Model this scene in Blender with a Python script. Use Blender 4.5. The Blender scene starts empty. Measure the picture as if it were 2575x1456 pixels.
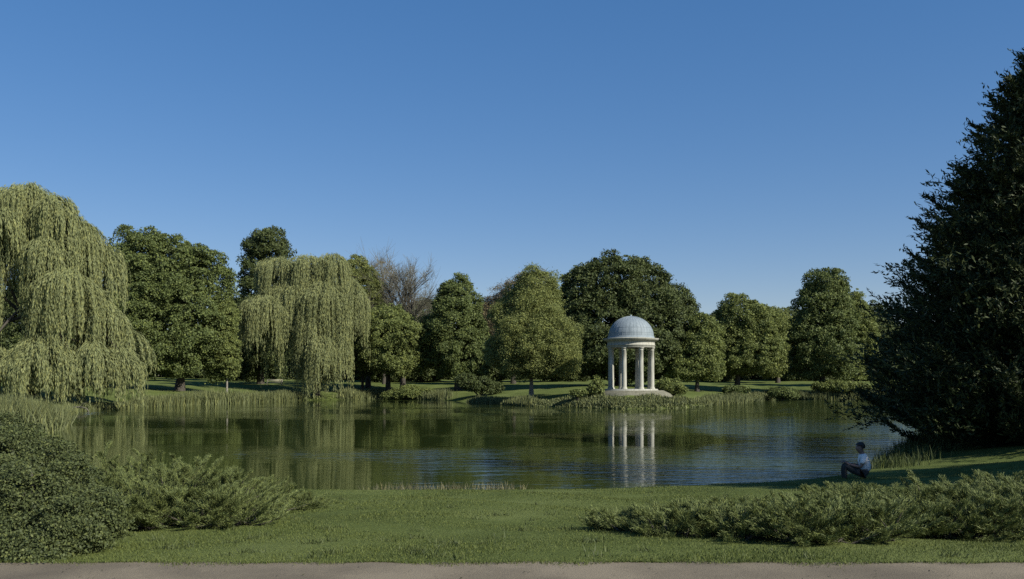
import bpy, math, numpy as np
from mathutils import Vector, Matrix
PI = math.pi
scn = bpy.context.scene
COL = scn.collection
# ------------------------------------------------------------------ camera model (helper for placing things at real depths)
F, UC, HZ, CAMZ = 2229.0, 1287.0, 955.0, 3.0
def px(u, v, Y): return np.array([(u-UC)/F*Y, Y, CAMZ-(v-HZ)/F*Y])
def wx(u, Y): return (u-UC)/F*Y
def on_water(u, v):
    Y = CAMZ*F/(v-HZ); return (wx(u, Y), Y)

# ------------------------------------------------------------------ terrain
SHORE = [on_water(*p) for p in [(560,1232),(900,1233),(1250,1232),(1500,1231),(1700,1223),(1900,1215),(2050,1204),(2120,1195),(2200,1178),
  (2255,1150),(2310,1118),(2380,1085),(2470,1062),(2520,1045),(2440,1020),(2300,1010),(2190,1006),(2050,1006),(1950,1004),(1925,1006),(1880,1012),
  (1800,1018),(1700,1026),(1580,1028.5),(1450,1025),(1300,1020),(1190,1012),(1120,1007),(950,1003),(880,1005),(780,1006),(690,1009),(600,1014),
  (430,1021),(330,1025),(200,1032),(150,1046),(165,1062),(150,1076),(100,1097),(60,1132),(150,1182),(360,1224)]]
SH = np.array(SHORE)
def sdist(x, y):
    """signed distance to the shoreline, positive on land"""
    x = np.asarray(x, float); y = np.asarray(y, float)
    best = np.full(x.shape, 1e18); inside = np.zeros(x.shape, bool)
    n = len(SH)
    for i in range(n):
        ax, ay = SH[i]; bx, by = SH[(i+1) % n]
        ex, ey = bx-ax, by-ay
        t = np.clip(((x-ax)*ex+(y-ay)*ey)/(ex*ex+ey*ey), 0, 1)
        d = (x-ax-t*ex)**2+(y-ay-t*ey)**2
        best = np.minimum(best, d)
        c = ((ay > y) != (by > y))
        xi = ax+(y-ay)*ex/(ey if abs(ey) > 1e-9 else 1e-9)
        inside ^= (c & (x < xi))
    d = np.sqrt(best)
    return np.where(inside, -d, d)
def sm(t): t = np.clip(t, 0, 1); return t*t*(3-2*t)
def ground(x, y):
    x = np.asarray(x, float); y = np.asarray(y, float)
    d = sdist(x, y)
    W = 16.3-7.3*sm((x-6)/14)
    near = 1.38*np.clip(d/W, 0, 1)+0.02
    far = 0.78*(1-np.exp(-np.maximum(d, 0)/3))+np.minimum(0.075*d, 1.0+0.02*d)
    far = np.minimum(far, 3.6)+.62*np.exp(-((x-13.4)**2+(y-100)**2)/40.)
    k = sm((y-34)/26)
    z = near*(1-k)+far*k
    und = 0.05*np.sin(x*0.9+1.3*np.sin(y*0.35))*np.sin(y*0.7+x*0.23)+0.03*np.sin(x*2.1+y*1.3)
    z = z+und*np.clip((d-0.4)/3, 0, 1)*np.clip((y-8.3)/2, 0, 1)
    return np.where(d > 0, z, np.maximum(0.3*d, -1.6))
def gz(x, y): return float(ground(np.array([x]), np.array([y]))[0])

# ------------------------------------------------------------------ mesh helpers
def mesh_np(name, verts, faces):
    verts = np.asarray(verts, np.float32); faces = np.asarray(faces, np.int32)
    k = faces.shape[1]
    me = bpy.data.meshes.new(name)
    me.vertices.add(len(verts)); me.vertices.foreach_set('co', verts.ravel())
    me.loops.add(faces.size); me.loops.foreach_set('vertex_index', faces.ravel())
    me.polygons.add(len(faces)); me.polygons.foreach_set('loop_start', np.arange(0, faces.size, k, dtype=np.int32))
    me.update(calc_edges=True)
    return me
def link(name, me, mat, parent=None, loc=(0,0,0), smooth=False):
    o = bpy.data.objects.new(name, me); COL.objects.link(o)
    o.location = loc
    if mat: me.materials.append(mat)
    if parent: o.parent = parent
    if smooth and len(me.polygons): me.polygons.foreach_set('use_smooth', np.ones(len(me.polygons), bool))
    return o
def tag(o, label=None, cat=None, group=None, kind=None):
    if label: o['label'] = label
    if cat: o['category'] = cat
    if group: o['group'] = group
    if kind: o['kind'] = kind
    return o
def empty(name, loc, label, cat, group=None):
    o = bpy.data.objects.new(name, None); COL.objects.link(o); o.location = loc
    o.empty_display_size = 0.3
    return tag(o, label, cat, group)
def nrm(a): return a/np.maximum(np.linalg.norm(a, axis=-1, keepdims=True), 1e-9)
class Cards:
    """many small leaf-shaped faces gathered in one mesh"""
    def __init__(s): s.v = []
    def add(s, c, d, n, L, Wd, diamond=True):
        d = nrm(d); side = nrm(np.cross(d, n)); L = np.broadcast_to(np.asarray(L, float), (len(c),))[:, None]
        Wd = np.broadcast_to(np.asarray(Wd, float), (len(c),))[:, None]
        a = c-d*L*.5; b = c+d*L*.5; m = c+d*L*0.02
        s.v.append(np.stack([a, m+side*Wd*.5, b, m-side*Wd*.5], 1))
    def mesh(s, name):
        V = np.concatenate(s.v).reshape(-1, 3)
        return mesh_np(name, V, np.arange(len(V)).reshape(-1, 4))
class Tubes:
    def __init__(s, sides=6): s.V = []; s.Fc = []; s.n = 0; s.k = sides
    def add(s, pts, rad):
        pts = np.asarray(pts, float); rad = np.broadcast_to(np.asarray(rad, float), (len(pts),))
        t = nrm(np.gradient(pts, axis=0)); ref = np.array([0.31, 0.2, 0.93]) if abs(t[0, 2]) < .8 else np.array([1., .1, 0])
        a = nrm(np.cross(t, ref)); b = np.cross(t, a)
        th = np.arange(s.k)*2*PI/s.k
        V = pts[:, None]+rad[:, None, None]*(np.cos(th)[None, :, None]*a[:, None]+np.sin(th)[None, :, None]*b[:, None])
        m, k = len(pts), s.k
        i = np.arange(m-1)[:, None]*k; j = np.arange(k)[None]; j2 = (j+1) % k
        s.V.append(V.reshape(-1, 3)); s.Fc.append(np.stack([i+j, i+j2, i+k+j2, i+k+j], -1).reshape(-1, 4)+s.n)
        s.n += m*k
    def mesh(s, name): return mesh_np(name, np.concatenate(s.V), np.concatenate(s.Fc))
def lathe(name, prof, seg=48, flute=None):
    prof = np.array(prof, float); th = np.arange(seg)*2*PI/seg
    r = prof[:, 0][:, None]*np.ones(seg)[None]
    if flute: r = r*(1+flute*np.cos(th*12)[None]*(0 if False else 1))
    V = np.stack([r*np.cos(th), r*np.sin(th), prof[:, 1][:, None]*np.ones(seg)], -1)
    m = len(prof); i = np.arange(m-1)[:, None]*seg; j = np.arange(seg)[None]; j2 = (j+1) % seg
    return mesh_np(name, V.reshape(-1, 3), np.stack([i+j, i+j2, i+seg+j2, i+seg+j], -1).reshape(-1, 4))
def box_mesh(name, boxes):
    """boxes: (x0,y0,z0,x1,y1,z1)"""
    V = []; Fc = []
    for q, (x0, y0, z0, x1, y1, z1) in enumerate(boxes):
        V += [(x0,y0,z0),(x1,y0,z0),(x1,y1,z0),(x0,y1,z0),(x0,y0,z1),(x1,y0,z1),(x1,y1,z1),(x0,y1,z1)]
        Fc += [[i+8*q for i in f] for f in ((0,3,2,1),(4,5,6,7),(0,1,5,4),(1,2,6,5),(2,3,7,6),(3,0,4,7))]
    return mesh_np(name, V, Fc)

# ------------------------------------------------------------------ materials
def new_mat(name):
    m = bpy.data.materials.new(name); m.use_nodes = True
    nt = m.node_tree; b = nt.nodes['Principled BSDF']
    return m, nt, b
def N(nt, t, **kw):
    n = nt.nodes.new(t)
    for k, v in kw.items(): setattr(n, k, v)
    return n
def ramp(nt, fac, stops):
    r = N(nt, 'ShaderNodeValToRGB'); e = r.color_ramp.elements
    while len(e) < len(stops): e.new(0.5)
    for q, (p, c) in zip(e, stops): q.position = p; q.color = (*c, 1)
    nt.links.new(fac, r.inputs[0]); return r.outputs[0]
def noise(nt, scale, detail=4, vec=None, rough=.55):
    n = N(nt, 'ShaderNodeTexNoise'); n.inputs['Scale'].default_value = scale; n.inputs['Detail'].default_value = detail
    n.inputs['Roughness'].default_value = rough
    if vec: nt.links.new(vec, n.inputs['Vector'])
    return n.outputs['Fac']
def coords(nt, scale=(1,1,1), kind='Object'):
    tc = N(nt, 'ShaderNodeTexCoord'); mp = N(nt, 'ShaderNodeMapping'); mp.inputs['Scale'].default_value = scale
    nt.links.new(tc.outputs[kind], mp.inputs[0]); return mp.outputs[0]
def leaf_mat(name, c, var=.35, trans=.22, warm=(1.1, 1.0, .8)):
    m, nt, b = new_mat(name)
    g = N(nt, 'ShaderNodeNewGeometry'); c = np.array(c)
    lo = c*(1-var); hi = c*(1+var)*np.array(warm)
    colr = ramp(nt, g.outputs['Random Per Island'], [(0, tuple(lo)), (.6, tuple(c)), (1, tuple(hi))])
    nt.links.new(colr, b.inputs['Base Color'])
    b.inputs['Roughness'].default_value = .6; b.inputs['Specular IOR Level'].default_value = .2
    tr = N(nt, 'ShaderNodeBsdfTranslucent'); nt.links.new(colr, tr.inputs['Color'])
    mx = N(nt, 'ShaderNodeMixShader'); mx.inputs[0].default_value = trans
    nt.links.new(b.outputs[0], mx.inputs[1]); nt.links.new(tr.outputs[0], mx.inputs[2])
    nt.links.new(mx.outputs[0], nt.nodes['Material Output'].inputs[0])
    return m
def bark_mat(name, c, c2):
    m, nt, b = new_mat(name); v = coords(nt, (6, 6, 1.2))
    f = noise(nt, 3, 6, v)
    nt.links.new(ramp(nt, f, [(.35, c), (.65, c2)]), b.inputs['Base Color'])
    bp = N(nt, 'ShaderNodeBump'); bp.inputs['Strength'].default_value = .6; bp.inputs['Distance'].default_value = .05
    nt.links.new(f, bp.inputs['Height']); nt.links.new(bp.outputs[0], b.inputs['Normal'])
    b.inputs['Roughness'].default_value = .9; return m
M = {}
M['leaf_mid'] = leaf_mat('leaf_mid', (.102, .133, .042))
M['leaf_dark'] = leaf_mat('leaf_dark', (.073, .096, .033))
M['leaf_light'] = leaf_mat('leaf_light', (.152, .186, .058), .35, .3)
M['leaf_pale'] = leaf_mat('leaf_pale', (.185, .215, .07), .3, .35)
M['leaf_red'] = leaf_mat('leaf_red', (.165, .14, .078))
M['willow'] = leaf_mat('willow_leaf', (.222, .248, .108), .3, .28)
M['conifer'] = leaf_mat('conifer_needles', (.046, .062, .025), .45, .1)
M['juniper'] = leaf_mat('juniper_needles', (.125, .155, .052), .35, .12)
M['cotoneaster'] = leaf_mat('small_shrub_leaves', (.075, .095, .035), .4, .15)
M['reed'] = leaf_mat('reed_leaves', (.135, .155, .065), .35, .2)
M['dry'] = leaf_mat('dry_stalks', (.155, .15, .085), .4, .15)
M['grass'] = leaf_mat('grass_blades', (.098, .124, .034), .35, .2)
M['bark'] = bark_mat('bark_dark', (.03, .026, .018), (.07, .06, .045))
M['bark_pale'] = bark_mat('bark_pale', (.12, .11, .085), (.26, .24, .2))
M['twig'] = bark_mat('twig_red', (.10, .095, .062), (.155, .145, .10))
# lawn
m, nt, b = new_mat('lawn')
v = coords(nt)
f1 = noise(nt, .35, 5, v); f2 = noise(nt, 28, 4, v, .7); f3 = noise(nt, 3.0, 4, v)
mx = N(nt, 'ShaderNodeMath', operation='MULTIPLY_ADD'); nt.links.new(f2, mx.inputs[0]); mx.inputs[1].default_value = .45
nt.links.new(f1, mx.inputs[2])
mx2 = N(nt, 'ShaderNodeMath', operation='MULTIPLY_ADD'); nt.links.new(f3, mx2.inputs[0]); mx2.inputs[1].default_value = .3; nt.links.new(mx.outputs[0], mx2.inputs[2])
nt.links.new(ramp(nt, mx2.outputs[0], [(.6, (.06, .078, .02)), (.85, (.09, .115, .029)), (1.1, (.12, .145, .042))]), b.inputs['Base Color'])
b.inputs['Roughness'].default_value = .95; b.inputs['Specular IOR Level'].default_value = .1
bp = N(nt, 'ShaderNodeBump'); bp.inputs['Strength'].default_value = .8; bp.inputs['Distance'].default_value = .04
nt.links.new(f2, bp.inputs['Height']); nt.links.new(bp.outputs[0], b.inputs['Normal'])
M['lawn'] = m
# gravel path
m, nt, b = new_mat('gravel'); v = coords(nt)
f1 = noise(nt, 90, 3, v, .7); f2 = noise(nt, 1.2, 4, v)
a = N(nt, 'ShaderNodeMath', operation='MULTIPLY_ADD'); nt.links.new(f1, a.inputs[0]); a.inputs[1].default_value = .7; nt.links.new(f2, a.inputs[2])
nt.links.new(ramp(nt, a.outputs[0], [(.55, (.086, .069, .044)), (.85, (.140, .115, .074)), (1.15, (.195, .161, .106))]), b.inputs['Base Color'])
b.inputs['Roughness'].default_value = .95
bp = N(nt, 'ShaderNodeBump'); bp.inputs['Strength'].default_value = .7; bp.inputs['Distance'].default_value = .012
nt.links.new(f1, bp.inputs['Height']); nt.links.new(bp.outputs[0], b.inputs['Normal'])
M['gravel'] = m
# stone
def stone(name, c0, c1, rough=.8):
    m, nt, b = new_mat(name); v = coords(nt, (2.2, 2.2, .3))
    f = noise(nt, 2.2, 6, v, .65)
    nt.links.new(ramp(nt, f, [(.3, c0), (.62, c1)]), b.inputs['Base Color'])
    f2 = noise(nt, 18, 4, v); bp = N(nt, 'ShaderNodeBump'); bp.inputs['Strength'].default_value = .25; bp.inputs['Distance'].default_value = .03
    nt.links.new(f2, bp.inputs['Height']); nt.links.new(bp.outputs[0], b.inputs['Normal'])
    b.inputs['Roughness'].default_value = rough; return m
M['stone'] = stone('pale_stone', (.22, .215, .16), (.385, .38, .315))
M['stone_base'] = stone('weathered_stone', (.085, .082, .05), (.19, .18, .125))
M['lead'] = stone('lead_sheet', (.13, .165, .18), (.22, .26, .275), .7)
def plain(name, c, rough=.8, var=.15):
    m, nt, b = new_mat(name); f = noise(nt, 14, 4, coords(nt)); c = np.array(c)
    nt.links.new(ramp(nt, f, [(.35, tuple(c*(1-var))), (.65, tuple(c*(1+var)))]), b.inputs['Base Color'])
    b.inputs['Roughness'].default_value = rough; return m
M['skin'] = plain('skin', (.20, .12, .085), .55); M['shirt'] = plain('blue_grey_shirt', (.72, .71, .68), .9)
M['trousers'] = plain('dark_trousers', (.03, .03, .027), .9); M['hair'] = plain('dark_hair', (.012, .01, .008), .6)
M['shoe'] = plain('dark_shoes', (.02, .018, .016), .5); M['wood'] = plain('pale_wood', (.30, .28, .2), .7)
M['deadwood'] = plain('dead_wood', (.10, .09, .065), .9)
M['leaf_litter'] = leaf_mat('leaf_litter', (.05, .05, .025), .6, .1)
# water
m, nt, b = new_mat('pond_water')
b.inputs['Base Color'].default_value = (.023, .034, .009, 1); b.inputs['Roughness'].default_value = .03
b.inputs['IOR'].default_value = 1.333
v1 = coords(nt, (.35, 1.5, 1)); v2 = coords(nt, (1.0, 4.2, 1)); v3 = coords(nt, (.02, .05, 1))
n1 = noise(nt, 1.0, 3, v1); n2 = noise(nt, 1.2, 3, v2); msk = noise(nt, 1.0, 2, v3)
s = N(nt, 'ShaderNodeMath', operation='MULTIPLY_ADD'); nt.links.new(n2, s.inputs[0]); s.inputs[1].default_value = .35; nt.links.new(n1, s.inputs[2])
sx = N(nt, 'ShaderNodeVectorMath', operation='DOT_PRODUCT'); nt.links.new(coords(nt), sx.inputs[0]); sx.inputs[1].default_value = (1, -.17, 0)
gxr = N(nt, 'ShaderNodeMapRange', interpolation_type='SMOOTHSTEP'); nt.links.new(sx.outputs['Value'], gxr.inputs[0])
for i, q in zip((1, 2, 3, 4), (0, 5, -.02, .135)): gxr.inputs[i].default_value = q
ad = N(nt, 'ShaderNodeMath', operation='ADD'); nt.links.new(msk, ad.inputs[0]); nt.links.new(gxr.outputs[0], ad.inputs[1])
mr = N(nt, 'ShaderNodeMapRange'); nt.links.new(ad.outputs[0], mr.inputs[0])
for i, q in zip((1, 2, 3, 4), (.47, .68, .07, 1.4)): mr.inputs[i].default_value = q
h = N(nt, 'ShaderNodeMath', operation='MULTIPLY'); nt.links.new(s.outputs[0], h.inputs[0]); nt.links.new(mr.outputs[0], h.inputs[1])
bp = N(nt, 'ShaderNodeBump'); bp.inputs['Strength'].default_value = 1.0; bp.inputs['Distance'].default_value = .06
nt.links.new(h.outputs[0], bp.inputs['Height']); nt.links.new(bp.outputs[0], b.inputs['Normal'])
M['water'] = m

# ------------------------------------------------------------------ setting
def axis(knots):
    out = []
    for (a, bb, st) in knots: out.append(np.arange(a, bb, st))
    return np.concatenate(out+[[knots[-1][1]]])
gx = axis([(-600,-120,24),(-120,-50,3.5),(-50,-16,1.0),(-16,18,.3),(18,60,1.0),(60,140,3.5),(140,600,23)])
gy = axis([(-80,0,8),(0,6,1),(6,32,.3),(32,60,.7),(60,165,1.2),(165,260,5),(260,900,40)])
GX, GY = np.meshgrid(gx, gy); GZ = ground(GX, GY)
nx, ny = len(gx), len(gy)
i = np.arange(ny-1)[:, None]*nx; j = np.arange(nx-1)[None]
fc = np.stack([i+j, i+j+1, i+nx+j+1, i+nx+j], -1).reshape(-1, 4)
g = link('ground', mesh_np('ground', np.stack([GX, GY, GZ], -1).reshape(-1, 3), fc), M['lawn'], smooth=True); tag(g, kind='structure')
x0, x1, y0, y1 = SH[:, 0].min()-1, SH[:, 0].max()+1, SH[:, 1].min()-1, SH[:, 1].max()+1
w = link('water', mesh_np('water', [(x0,y0,0),(x1,y0,0),(x1,y1,0),(x0,y1,0)], [(0,1,2,3)]), M['water']); tag(w, kind='structure')
px_ = np.arange(-40, 40.1, .12); e = 7.76+.012*np.sin(px_*1.3)+.012*np.sin(px_*3.7+1)+.015*np.sin(px_*9.1)
PATH_EDGE = lambda x: 7.76+.012*np.sin(x*1.3)+.012*np.sin(x*3.7+1)+.015*np.sin(x*9.1)
rows = [np.full_like(px_, 2.4), np.full_like(px_, 5.), e]
V = np.stack([np.stack([px_, r, ground(px_, r)+.006], -1) for r in rows])
k = len(px_); i = np.arange(2)[:, None]*k; j = np.arange(k-1)[None]
p = link('path', mesh_np('path', V.reshape(-1, 3), np.stack([i+j, i+j+1, i+k+j+1, i+k+j], -1).reshape(-1, 4)), M['gravel']); tag(p, kind='structure')

# ------------------------------------------------------------------ vegetation builders
FL, FCL = .72, .74
def sph(rng, n): return nrm(rng.normal(size=(n, 3)))
def lumps(d, ph, k=3.0):
    return (np.sin(d[:, 0]*k*1.3+ph)*np.sin(d[:, 1]*k+ph*2.1)+np.sin(d[:, 2]*k*1.7+ph*.7)*np.sin(d[:, 0]*k*.8-ph))*.5
def crown_cards(blobs, rng, leaf=.38, clump=1.5, cover=2.2, up=.35, sparse=1.0, core=True, jag=.12, soft=.5):
    """blobs: (centre(3), radii(3)) in local metres -> Cards; soft 0..1 loosens the leaf clumps"""
    leaf = leaf*FL; clump = clump*FCL
    C = Cards(); cs = np.array([q[0] for q in blobs]); rs = np.array([q[1] for q in blobs])
    cl, out, dep = [], [], []
    for a in range(len(blobs)):
        r = rs[a]; area = 4*PI*((r[0]*r[1])**1.6/3+(r[0]*r[2])**1.6/3+(r[1]*r[2])**1.6/3)**(1/1.6)
        n = max(8, int(area/(clump**2)*1.9*sparse))
        d = sph(rng, n); dp = rng.uniform(0, 1, n)**1.6
        k = (1.03-.34*dp)*(1+jag*lumps(d, rng.uniform(0, 6)))+np.clip(rng.normal(size=n)*jag*.35, -.2, .1)
        sp = rng.uniform(0, 1, n) < .1; k = np.where(sp, k*rng.uniform(1.02, 1.13, n), k)
        P = cs[a]+d*r*k[:, None]
        keep = np.ones(n, bool)
        for q in range(len(blobs)):
            if q != a: keep &= (((P-cs[q])/rs[q])**2).sum(1) > .55
        cl.append(P[keep]); out.append(nrm(d/r)[keep]); dep.append(dp[keep])
    cl = np.concatenate(cl); out = np.concatenate(out); dep = np.concatenate(dep)
    cr = clump*np.clip(np.exp(rng.normal(size=len(cl))*.45)*.62, .22, 1.5)
    la = leaf*leaf*.3
    cnt = np.maximum(4, (cover*PI*cr**2*.62/la*(1-.45*dep))).astype(int)
    idx = np.repeat(np.arange(len(cl)), cnt); n = len(idx)
    d = nrm(sph(rng, n)+out[idx]*.5+np.array([0, 0, up*.8]))
    rad = rng.uniform(.25, 1.0, (n, 1))**.7+np.abs(rng.normal(size=(n, 1)))*.3*soft
    tilt = nrm(rng.normal(size=(len(cl), 3))*.35+np.array([0, 0, 1])+out*.55)[idx]      # each clump is a flattened spray with its own tilt
    off = d*cr[idx][:, None]*rad; off = off-tilt*(off*tilt).sum(1, keepdims=True)*.42
    P = cl[idx]+off
    nn = nrm(d*.35+out[idx]*.2+tilt*.35+rng.normal(size=(n, 3))*.62)
    dd = np.cross(nn, rng.normal(size=(n, 3)))+np.array([0, 0, -.25])
    L = leaf*rng.uniform(.5, 1.45, n)
    C.add(P, dd, nn, L, L*rng.uniform(.45, .75, n))
    if core:   # leaves deeper in the crown
        for a in range(len(blobs)):
            r = rs[a]; n = int(3.2*(r[0]*r[1]*r[2])**(2/3)/la*.13)
            d = sph(rng, n); P = cs[a]+d*r*rng.uniform(.3, .68, (n, 1))
            nn = nrm(d+rng.normal(size=(n, 3))*.6)
            L = leaf*rng.uniform(1.6, 2.4, n)
            C.add(P, np.cross(nn, rng.normal(size=(n, 3))), nn, L, L*.7)
    return C
def trunk_tubes(rng, H, r0, blobs, lean=(0, 0), limbs=7, split=.35):
    T = Tubes(7)
    z = np.linspace(-.3, H, 9); t = (z+.3)/(H+.3)
    P = np.stack([lean[0]*t+np.sin(t*4)*.05*H*.1, lean[1]*t, z], -1)
    R = r0*(1-.8*t); R[0] *= 1.7; R[1] *= 1.15
    T.add(P, R)
    for q in range(limbs):
        c, rr = blobs[q % len(blobs)]
        s = P[int(np.clip(rng.uniform(split, .8)*8, 1, 7))]
        en = np.array(c)+sph(rng, 1)[0]*np.array(rr)*.7; en[2] = max(en[2], s[2]+.3)
        mid = (s+en)/2+np.array([0, 0, -.12*abs(en[2]-s[2])])+rng.normal(size=3)*.2
        tt = np.linspace(0, 1, 6)[:, None]
        T.add(s*(1-tt)**2+2*mid*tt*(1-tt)+en*tt**2, np.linspace(r0*.45, r0*.08, 6))
    return T
SEED = [10]
def tree(name, label, Y, ub, blobs, mat, bark='bark', leaf=.38, clump=1.5, cover=2.2, r0=.35, sparse=1., group='trees round the pond',
         lean=(0, 0), dy=.3, jag=.19, limbs=7, core=True, cat='tree', up=.35, base_v=None, soft=.5):
    """blobs in photograph units (u, v, ru, rv[, depth offset m]) at real depth Y"""
    SEED[0] += 1; rng = np.random.default_rng(SEED[0])
    X = wx(ub, Y); z0 = gz(X, Y); s = Y/F; base = np.array([X, Y, z0])
    bl = []
    for q in blobs:
        u, v, ru, rv = q[:4]; off = q[4] if len(q) > 4 else rng.uniform(-1, 1)*dy*ru*s
        bl.append((px(u, v, Y)+np.array([0, off, 0])-base, np.array([ru*s, (ru*.85+rv*.15)*s, rv*s])))
    root = empty(name, base, label, cat, group)
    top = max(q[0][2] for q in bl)
    link('trunk', trunk_tubes(rng, top, r0, bl, lean, limbs).mesh('trunk'), M[bark], root, smooth=True)
    link('crown', crown_cards(bl, rng, leaf, clump, cover, up, sparse, core, jag, soft).mesh('crown'), M[mat], root)
    return root
def copy_tree(src, loc, rz, sc, label):
    c = src.copy(); COL.objects.link(c); c.location = loc; c.rotation_euler = (0, 0, rz); c.scale = (sc, sc, sc); c['label'] = label
    for ch in src.children:
        d = ch.copy(); COL.objects.link(d); d.parent = c
    return c
def willow(name, label, Y, ub, mounds, seed, rtrunk=.55, dens=1.0):
    rng = np.random.default_rng(seed); s = Y/F; X = wx(ub, Y); z0 = gz(X, Y); base = np.array([X, Y, z0])
    root = empty(name, base, label, 'tree', 'weeping willows at the water')
    C = Cards(); T = Tubes(7)
    H = max(px(q[0], q[1], Y)[2] for q in mounds)-z0
    zz = np.linspace(-.4, H*.72, 10); t = zz/(H*.72)
    tp = np.stack([.5*np.sin(t*3), .3*np.sin(t*2+1), zz], -1); T.add(tp, rtrunk*(1.15-.85*np.clip(t, 0, 1)))
    for (u, vt, r, h, drop, off) in mounds:
        c = px(u, vt, Y)+np.array([0, off, 0])-base; r = r*s; h = h*s; drop = drop*s
        st = tp[int(np.clip(rng.uniform(.4, .95)*9, 2, 9))]
        tt = np.linspace(0, 1, 7)[:, None]; en = c-np.array([0, 0, .25*h]); md = (st+en)/2+np.array([0, 0, .18*abs(en[2]-st[2])])
        T.add(st*(1-tt)**2+2*md*tt*(1-tt)+en*tt**2, np.linspace(rtrunk*.4, .05, 7))
        nb = int(1.5*(dens*20*r*r/2.2+22*r))           # bundles of hanging shoots
        nl = 7 if r < 2.2 else 10
        la = np.arange(nl)*2*PI/nl+rng.uniform(-.22, .22, nl); lr = rng.uniform(.72, 1.12, nl); ll = rng.uniform(.55, 1.12, nl); lz = rng.uniform(-.5, .35, nl)*h
        li = rng.integers(0, nl, nb); az = la[li]+rng.normal(size=nb)*.21; rho = np.sqrt(rng.uniform(.05, 1, nb))*lr[li]
        bl = drop*(.4+.6*rho)*rng.uniform(.6, 1.1, nb)*ll[li]
        bl *= 1-.35*np.clip(np.sin(az*5+u)+rng.normal(size=nb)*.3, 0, 1)
        for q in range(nb):
            ns = rng.integers(2, 5)
            for _ in range(ns):
                R = r*rho[q]+rng.normal()*.2; a = az[q]+rng.normal()*.22/max(r, .5)
                top = np.array([R*math.cos(a), R*math.sin(a), -h*(R/r)**2+lz[li[q]]*min(1, R/r)+rng.normal()*.12])
                Ls = bl[q]*rng.uniform(.6, 1.15); n = max(5, int(Ls/.125)); w = np.sort(rng.uniform(0, 1, n))*Ls
                arch = .55*np.exp(-w/.6)
                od = np.array([math.cos(a), math.sin(a), 0])
                P = c+top+od*(.25-arch[:, None]*1.0)*1.0-np.array([0, 0, 1])*(w[:, None]-.2*np.exp(-w[:, None]/.4))
                sway = np.sin(w*.9+a*3)*.08
                P[:, 0] += sway+rng.normal(size=n)*.055; P[:, 1] += rng.normal(size=n)*.055
                d = np.array([0, 0, -1.])+rng.normal(size=(n, 3))*np.array([.15, .15, .08])+od*np.exp(-w/.5)[:, None]*1.3
                nn = nrm(od*.8+rng.normal(size=(n, 3))*.6)
                C.add(P, d, nn, rng.uniform(.28, .5, n), rng.uniform(.045, .08, n))
    # keep the shoots above ground / water
    V = np.concatenate(C.v); zg = ground(V[:, 0, 0]+base[0], V[:, 0, 1]+base[1])
    V = V[(V[:, :, 2].min(1)+base[2]) > np.maximum(zg, 0)+.06]; C.v = [V]
    link('trunk', T.mesh('trunk'), M['bark'], root, smooth=True)
    link('crown', C.mesh('crown'), M['willow'], root)
    return root
def shrub(name, label, X, Y, blobs, mat, leaf=.2, clump=.5, cover=2.2, group='shrubs', seed=1, stems=6, up=.35, jag=.14, cat='shrub', sparse=1.):
    rng = np.random.default_rng(seed); z0 = gz(X, Y)
    root = empty(name, (X, Y, z0), label, cat, group)
    bl = [(np.array(q[:3], float), np.array(q[3:6], float)) for q in blobs]
    T = Tubes(5)
    for q in range(stems):
        c, r = bl[q % len(bl)]; e = c+sph(rng, 1)[0]*r*.6; e[2] = max(e[2], .15)
        b0 = np.array([rng.normal()*.012, rng.normal()*.012, -.05])
        tt = np.linspace(0, 1, 5)[:, None]; T.add(b0*(1-tt)+e*tt+np.array([0, 0, .1])*np.sin(tt*PI), np.linspace(.035, .01, 5)*max(1, leaf/.1))
    T.add([(0, 0, -.12), (0, 0, .0), (0, 0, .06)], .05*max(1, leaf/.1))
    link('stem', T.mesh('stem'), M['bark'], root)
    C = crown_cards(bl, rng, leaf, clump, cover, up, sparse, True, jag)
    V = np.concatenate(C.v); zg = ground(V[:, 0, 0]+X, V[:, 0, 1]+Y)-z0
    C.v = [V[V[:, :, 2].mean(1) > np.maximum(zg, -z0)+.01]]
    link('foliage', C.mesh('foliage'), M[mat], root)
    return root
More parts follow.
